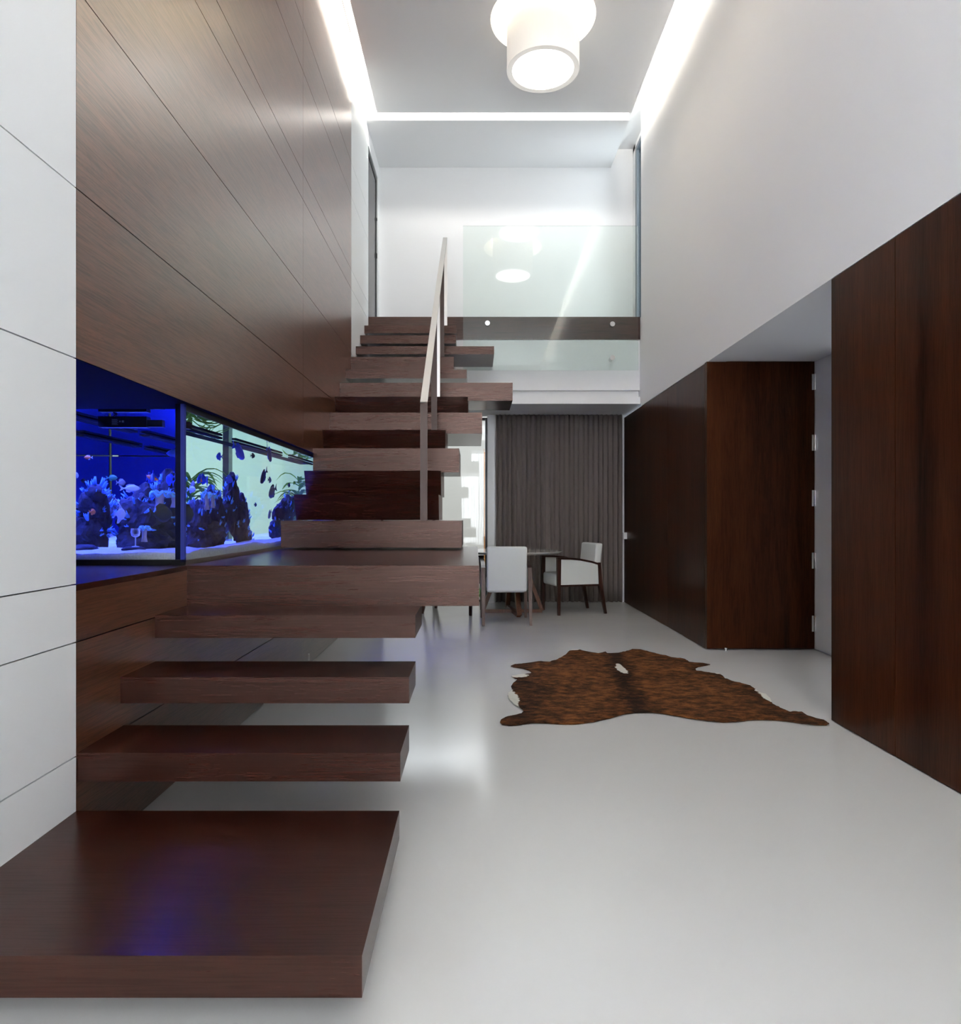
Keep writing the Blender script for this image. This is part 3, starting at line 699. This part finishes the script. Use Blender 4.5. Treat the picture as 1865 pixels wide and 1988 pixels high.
# ------------------------------------------------------------------ aquarium
AX0, AX1, AY0, AY1, AZ0, AZ1 = -2.14, -1.34, 3.09, 6.45, 0.945, 1.645
aq = empty('aquarium', (-1.74, 3.09, 0.93)); tag(aq, 'long blue-lit glass aquarium built into the walnut wall', 'aquarium')
boxes('water', [(AX0, AX1, AY0, AY1, AZ0, AZ1)], 'tank_water', aq, origin=(-1.74, 4.7, AZ0))
boxes('end_panel', [(AX0+0.01, AX1-0.01, AY1-0.03, AY1-0.01, AZ0+0.005, AZ1-0.005)], 'tank_back', aq)
boxes('corner_post', [(AX1-0.002, AX1+0.016, AY0-0.016, AY0+0.002, AZ0, 1.667)], 'tank_back', aq)
boxes('corner_post', [(AX1-0.030, AX1-0.004, AY0-0.006, AY0-0.001, AZ0, 1.667)], 'tank_hood', aq)
boxes('base_trim', [(AX0, AX1+0.016, AY0-0.016, AY0-0.001, 0.931, 0.956)], 'black_plastic', aq)
boxes('base_trim', [(AX1+0.001, AX1+0.012, AY0+0.002, AY1, 0.931, 0.952)], 'brushed_steel', aq)
boxes('base_plate', [(AX0, AX1+0.001, AY0, AY1, 0.931, 0.944)], 'black_plastic', aq)
boxes('hood_rail', [(AX1+0.001, AX1+0.010, AY0+0.002, AY1, 1.640, 1.666)], 'dark_frame', aq)
# LED bars just under the surface
for k, (y0, y1) in enumerate(((3.20, 4.15), (4.35, 5.30), (5.5, 6.2))):
    t = empty('aquarium_light', (-1.95, (y0+y1)/2, 1.605))
    tag(t, ('blue light bar at the near end of the aquarium', 'blue light bar in the middle of the aquarium', 'blue light bar at the far end of the aquarium')[k], 'aquarium light', 'aquarium light bars')
    boxes('housing', [(-1.98, -1.92, y0, y1, 1.630, 1.641)], 'black_plastic', t)
    boxes('led_lens', [(-1.975, -1.925, y0+0.01, y1-0.01, 1.628, 1.6295)], 'tank_hood', t)
    l = area('light_bar', (0, 0, 1.626-1.605), (0, 0, 0), 0.25, y1-y0, 10, (0.05, 0.085, 1.0)); l.data.spread = 2.35; l.parent = t
# sand bed
def sand_bed():
    bm = bmesh.new(); nx, ny = 24, 100; g = []
    x0, x1, y0, y1 = AX0+0.012, AX1-0.004, AY0+0.004, AY1-0.035
    for j in range(ny+1):
        row = []
        for i in range(nx+1):
            x = x0+(x1-x0)*i/nx; y = y0+(y1-y0)*j/ny
            h = 0.990 + 0.016*noise.noise((x*5, y*4, 0.3)) + 0.006*noise.noise((x*17, y*15, 4)) + 0.010*max(0, (y-4.2))
            row.append(bm.verts.new((x, y, h)))
        g.append(row)
    for j in range(ny):
        for i in range(nx): bm.faces.new((g[j][i], g[j][i+1], g[j+1][i+1], g[j+1][i]))
    rim = [g[0][i] for i in range(nx+1)] + [g[j][nx] for j in range(1, ny+1)] + [g[ny][i] for i in range(nx-1, -1, -1)] + [g[j][0] for j in range(ny-1, 0, -1)]
    low = [bm.verts.new((v.co.x, v.co.y, AZ0+0.004)) for v in rim]
    n = len(rim)
    for i in range(n): bm.faces.new((rim[i], low[i], low[(i+1) % n], rim[(i+1) % n]))
    bm.faces.new(low)
    o = finish('sand_bed', bm, 'sand', None, (-1.74, 4.7, AZ0), smooth=False)
    tag(o, 'rippled pale sand bed along the aquarium bottom', 'sand', kind='stuff')
sand_bed()
def rock(name, lobes, label, seed, polyps=40, group='live rocks in the aquarium'):
    """lobes: (x,y,z,rx,ry,rz)"""
    t = empty(name, (lobes[0][0], lobes[0][1], 0.985)); tag(t, label, 'rock', group)
    rnd = random.Random(seed); bm = bmesh.new(); tips = []
    for (x, y, z, rx, ry, rz) in lobes:
        s = bmesh.ops.create_icosphere(bm, subdivisions=4, radius=1.0)
        for v in s['verts']:
            d = v.co.normalized()
            q = Vector((x, y, z)) + Vector((d.x*rx, d.y*ry, d.z*rz))
            n = noise.fractal(q*9.0+Vector((seed, 0, 0)), 1.0, 2.0, 4)*0.34 + noise.noise(q*30)*0.14
            v.co = Vector((x, y, z)) + Vector((d.x*rx, d.y*ry, d.z*rz))*(1+n)
            v.co.z = max(v.co.z, 0.975)
            v.co.x = min(v.co.x, AX1-0.02); v.co.x = max(v.co.x, AX0+0.02)
            if rnd.random() < 0.05 and d.z > -0.3: tips.append((v.co.copy(), d.copy()))
    finish('rock_body', bm, 'live_rock', t, (lobes[0][0], lobes[0][1], 0.985), smooth=False)
    rnd.shuffle(tips); bm = bmesh.new()
    for p_, d in tips[:polyps]:
        r = rnd.uniform(0.007, 0.019)
        for k in range(4):
            dd = (d + Vector((rnd.uniform(-1, 1), rnd.uniform(-1, 1), rnd.uniform(-0.2, 1)))*0.7).normalized()
            tube(bm, [p_-d*0.01, p_+dd*r*1.2, p_+dd*r*2.2+Vector((0, 0, r*0.4))], [r*0.35, r*0.3, r*0.12], 5)
    if tips:
        o = finish('coral_polyps', bm, 'coral_polyp', t, (lobes[0][0], lobes[0][1], 0.985), smooth=True); o['kind'] = 'stuff'
    return t
rock('live_rock', [(-1.74, 3.78, 1.04, 0.15, 0.20, 0.10), (-1.76, 3.70, 1.12, 0.11, 0.12, 0.13), (-1.76, 3.86, 1.17, 0.11, 0.15, 0.15), (-1.74, 4.10, 1.23, 0.08, 0.10, 0.17),
                   (-1.74, 4.26, 1.12, 0.08, 0.13, 0.14), (-1.74, 4.34, 1.02, 0.08, 0.10, 0.07)],
     'large dark coral rock with a tall peak and an arch, middle of the aquarium', 1, 150)
rock('live_rock', [(-1.72, 5.02, 1.06, 0.10, 0.20, 0.10), (-1.72, 5.12, 1.16, 0.09, 0.24, 0.12), (-1.72, 5.28, 1.22, 0.07, 0.17, 0.10)],
     'upright dark rock near the stair end of the aquarium', 2, 40)
rock('live_rock', [(-1.97, 3.62, 1.08, 0.09, 0.12, 0.12), (-1.95, 3.60, 1.20, 0.07, 0.09, 0.09), (-1.92, 3.56, 1.27, 0.045, 0.05, 0.05)],
     'dark coral rock beside the white wall at the left of the aquarium', 3, 60)
rock('flat_stone', [(-1.638, 3.29, 0.995, 0.058, 0.05, 0.018)], 'small flat stone on the sand under the wine glass', 5, 0, 'small stones on the aquarium sand')
rock('flat_stone', [(-1.885, 3.32, 0.998, 0.07, 0.06, 0.020)], 'small rounded stone on the sand beside the white wall', 6, 0, 'small stones on the aquarium sand')
# leather corals
def mushroom(x, y, z, h, r, label, fl=1.0):
    t = empty('leather_coral', (x, y, z)); tag(t, label, 'coral', 'leather corals')
    bm = bmesh.new(); lathe(bm, [(r*0.55, 0), (r*0.38, h*0.35), (r*0.42, h*0.7), (r*0.8, h*1.0)], (0, 0, 0), 20); finish('stalk', bm, 'coral_flesh', t, None, smooth=True)
    bm = bmesh.new(); seg = 40; rings = []
    for k, (rr, zz) in enumerate(((0.02, 1.08), (0.45, 1.10), (0.85, 1.02), (1.05, 0.86), (0.95, 0.84), (0.4, 0.95), (0.02, 0.97))):
        rings.append([bm.verts.new((r*rr*math.cos(2*PI*i/seg)*(1+0.1*math.sin(5*2*PI*i/seg)), r*rr*math.sin(2*PI*i/seg), h*zz+fl*r*0.25*rr*math.sin(6*2*PI*i/seg+k*0.2))) for i in range(seg)])
    for a, b in zip(rings, rings[1:]):
        for i in range(seg): bm.faces.new((a[i], a[(i+1) % seg], b[(i+1) % seg], b[i]))
    bm.faces.new(rings[0]); bm.faces.new(rings[-1][::-1])
    finish('cap', bm, 'coral_cap', t, None, smooth=True)
mushroom(-1.635, 3.66, 1.19, 0.085, 0.052, 'mushroom-shaped leather coral with a pale stalk on the big rock')
mushroom(-1.555, 3.66, 1.20, 0.07, 0.045, 'wavy-capped leather coral against the aquarium corner')
mushroom(-1.605, 3.35, 1.03, 0.07, 0.028, 'small funnel-shaped coral behind the wine glass')
# wine glass standing on the flat stone
wg = empty('wine_glass', (-1.619, 3.27, 1.008)); tag(wg, 'wine glass standing in the aquarium on a flat stone', 'wine glass')
bm = bmesh.new(); lathe(bm, [(0.0205, 0.088), (0.022, 0.068), (0.018, 0.053), (0.004, 0.045), (0.017, 0.055), (0.0205, 0.068), (0.019, 0.088), (0.0205, 0.088)], (0, 0, 0), 24, False, False); finish('bowl', bm, 'drinking_glass', wg, None, smooth=True)
bm = bmesh.new(); lathe(bm, [(0.003, 0.003), (0.003, 0.046)], (0, 0, 0), 10); finish('stem', bm, 'fish_pale', wg, None, smooth=True)
bm = bmesh.new(); lathe(bm, [(0.018, 0.0), (0.018, 0.002), (0.003, 0.005)], (0, 0, 0), 20); finish('foot', bm, 'drinking_glass', wg, None)
# wave pump with its cable and label
pu = empty('wave_pump', (-1.68, 3.32, 1.58)); tag(pu, 'black wave pump with a cable hanging at the aquarium top', 'pump')
o = boxes('housing', [(-1.808, -1.578, 3.30, 3.36, 1.582, 1.634)], 'black_plastic', pu, bevel=0.006)
boxes('nozzle', [(-1.577, -1.505, 3.31, 3.35, 1.585, 1.618)], 'black_plastic', pu, bevel=0.004)
lb = boxes('label', [(-1.745, -1.680, 3.2985, 3.2998, 1.590, 1.624)], 'black_plastic', pu)
bm = bmesh.new()
for k in range(6):
    box(bm, -1.742, -1.712-0.004*(k % 2), 3.2975, 3.2984, 1.593+k*0.005, 1.595+k*0.005)
prism(bm, [(-1.708, 1.606), (-1.698, 1.606), (-1.703, 1.615)], 3.2975, 3.2984, 'Y'); box(bm, -1.694, -1.684, 3.2975, 3.2984, 1.604, 1.614)
finish('print', bm, 'label_ink', lb, (-1.71, 3.298, 1.59))
bm = bmesh.new(); tube(bm, [(-1.735, 3.33, 1.630), (-1.742, 3.32, 1.636), (-1.735, 3.31, 1.640), (-1.72, 3.305, 1.642)], 0.004, 6); finish('cable', bm, 'black_plastic', pu, (-1.735, 3.33, 1.63), smooth=True)

# fish
def fish(loc, yaw, L, H, mat, label, name='fish', tailmat=None, roll=0.0, filament=False, pitch=0.0):
    t = empty(name, loc); t.rotation_euler = (roll, pitch, yaw); tag(t, label, 'fish', 'fish in the aquarium')
    bm = bmesh.new(); seg = 10
    prof = [(0.50, 0.02), (0.46, 0.22), (0.36, 0.60), (0.20, 0.92), (0.02, 1.0), (-0.16, 0.84), (-0.32, 0.46), (-0.42, 0.20), (-0.46, 0.17)]
    rings = []
    for x, h in prof:
        rings.append([bm.verts.new((x*L, 0.17*L*min(1, h*1.1)*math.cos(2*PI*k/seg)*0.6, h*H/2*math.sin(2*PI*k/seg))) for k in range(seg)])
    for a, b in zip(rings, rings[1:]):
        for k in range(seg): bm.faces.new((a[k], a[(k+1) % seg], b[(k+1) % seg], b[k]))
    bm.faces.new(rings[0]); bm.faces.new(rings[-1][::-1])
    finish('body', bm, mat, t, None, smooth=True)
    def fin(nm, pts):
        bm = bmesh.new(); prism(bm, [(x*L, z*H) for x, z in pts], -0.006*L, 0.006*L, 'Y'); finish(nm, bm, tailmat or mat, t, None)
    fin('tail_fin', [(-0.44, 0.06), (-0.62, 0.30), (-0.70, 0.34), (-0.62, 0.0), (-0.70, -0.34), (-0.62, -0.30), (-0.44, -0.06)])
    if filament:
        fin('dorsal_fin', [(0.22, 0.40), (0.02, 0.70), (-0.22, 1.05), (-0.62, 1.42), (-0.30, 1.02), (-0.14, 0.70), (-0.22, 0.30)])
        fin('anal_fin', [(0.10, -0.46), (-0.16, -0.75), (-0.36, -0.78), (-0.28, -0.25)])
    else:
        fin('dorsal_fin', [(0.26, 0.36), (0.12, 0.56), (-0.16, 0.60), (-0.34, 0.44), (-0.32, 0.18), (0.0, 0.46)])
        fin('anal_fin', [(0.02, -0.46), (-0.16, -0.60), (-0.34, -0.44), (-0.32, -0.18)])
    return t
A = 'big blue tang swimming high in the bright half of the aquarium'
fish((-1.64, 4.141, 1.548), PI/2+0.15, 0.21, 0.080, 'fish_blue', A, pitch=0.25)
fish((-1.64, 4.377, 1.548), 0.3, 0.06, 0.032, 'fish_dark', 'tiny dark fish near the water surface, right of the big blue fish')
fish((-1.54, 4.605, 1.575), PI/2+0.2, 0.14, 0.085, 'fish_dark', 'dark fish touching the water surface at the bright pane', tailmat='fish_blue', pitch=0.5)
fish((-1.64, 3.57, 1.352), -PI/2+0.3, 0.10, 0.040, 'fish_blue', 'slim striped blue fish above the plant, left one of a pair', pitch=0.4)
fish((-1.69, 3.67, 1.354), PI/2, 0.07, 0.050, 'fish_blue', 'round dark blue fish above the plant, right one of a pair')
fish((-1.64, 3.978, 1.372), 1.2, 0.085, 0.046, 'fish_blue', 'small dark fish in front of the grey window mullion')
fish((-1.64, 4.578, 1.423), -PI/2+0.2, 0.18, 0.070, 'fish_dark', 'grey-black fish in the middle of the bright pane, left of a pair', pitch=0.5)
fish((-1.74, 4.82, 1.415), PI/2, 0.07, 0.04, 'fish_grey', 'grey fish in the middle of the bright pane, right of a pair')
fish((-1.54, 4.662, 1.324), -PI/2+0.15, 0.19, 0.080, 'fish_grey', 'oval grey brown fish above the upright rock', tailmat='fish_dark', pitch=0.3)
fish((-1.84, 4.63, 1.235), PI/2, 0.05, 0.026, 'fish_dark', 'tiny dark oval fish between the two rocks')
fish((-1.64, 4.709, 1.168), -PI/2+0.3, 0.11, 0.05, 'fish_grey', 'small grey fish low beside the upright rock', pitch=0.4)
fish((-1.64, 5.177, 1.395), 0.5, 0.05, 0.032, 'fish_dark', 'thin dark fish in front of the plant by the stair treads')
fish((-1.50, 3.30, 1.165), 0.8, 0.10, 0.085, 'fish_dark', 'round dark fish at the aquarium corner in front of the plant')
fish((-1.84, 3.688, 1.33), 0.4, 0.04, 0.036, 'fish_grey', 'thin grey fish before the plant leaves')
fish((-1.894, 3.39, 1.442), PI, 0.036, 0.020, 'fish_orange', 'little orange striped fish high at the left of the dark pane', tailmat='fish_pale')
fish((-1.752, 3.59, 1.297), 0.1, 0.085, 0.036, 'fish_pale', 'pale blue fish in the middle of the dark blue pane')
fish((-1.647, 3.59, 1.35), PI-0.2, 0.075, 0.026, 'fish_orange', 'slender orange fish above the leather corals', tailmat='fish_blue', pitch=-0.35)
fish((-1.561, 3.59, 1.342), PI-0.6, 0.06, 0.055, 'fish_blue', 'blue fish close to the aquarium corner post', pitch=-0.5)
fish((-1.734, 3.39, 1.165), 0.15, 0.050, 0.060, 'fish_pale', 'white fish with a long trailing dorsal streamer in the dark pane', filament=True)
fish((-1.897, 3.46, 1.176), 1.2, 0.04, 0.028, 'fish_orange', 'small orange fish low at the left beside the rock')
fish((-1.86, 3.62, 1.352), 0.0, 0.05, 0.028, 'fish_green', 'dark green fish above the left coral rock')
fish((-1.604, 3.79, 1.49), PI, 0.08, 0.04, 'fish_blue', 'dim blue fish high near the corner of the dark pane')

# plants in the side room behind the aquarium
def plant(x, y, z0, top, spread, n, label, seed):
    t = empty('potted_plant', (x, y, z0)); tag(t, label, 'plant', 'plants behind the aquarium')
    rnd = random.Random(seed)
    bm = bmesh.new(); lathe(bm, [(0.10, 0), (0.14, 0.28), (0.12, 0.28), (0.11, 0.22)], (0, 0, 0), 24); finish('pot', bm, 'pot_clay', t, None, smooth=False)
    H = top-z0
    bm = bmesh.new(); tube(bm, [(0, 0, 0.2), (0.01, 0.0, 0.45), (0, 0.01, H*0.75)], [0.02, 0.016, 0.01], 8); finish('stem', bm, 'plant_leaf', t, None, smooth=True)
    for k in range(n):
        a = rnd.uniform(0, 2*PI); h = H*rnd.uniform(0.55, 0.92); L = spread*rnd.uniform(0.6, 1.0); up = rnd.uniform(0.1, 0.5)
        bm = bmesh.new(); prev = None; c, s = math.cos(a), math.sin(a)
        for j in range(6):
            v = j/5; r = L*v; zz = h + up*L*math.sin(v*PI*0.8) - 0.25*L*v*v
            wd = 0.021*math.sin(PI*min(0.97, v*0.85+0.12))
            p0 = bm.verts.new((c*r-s*wd, s*r+c*wd, zz)); p1 = bm.verts.new((c*r+s*wd, s*r-c*wd, zz)); pm = bm.verts.new((c*r, s*r, zz-wd*0.4))
            if prev: bm.faces.new((prev[0], prev[2], pm, p0)); bm.faces.new((prev[2], prev[1], p1, pm))
            prev = (p0, p1, pm)
        finish('leaf', bm, 'plant_leaf', t, None, smooth=True)
plant(-2.98, 5.95, 0, 1.62, 0.34, 120, 'leafy green plant behind the aquarium left of the big rock', 11)
plant(-2.37, 6.85, 0, 1.68, 0.27, 80, 'leafy green plant behind the aquarium near the stair treads', 12)
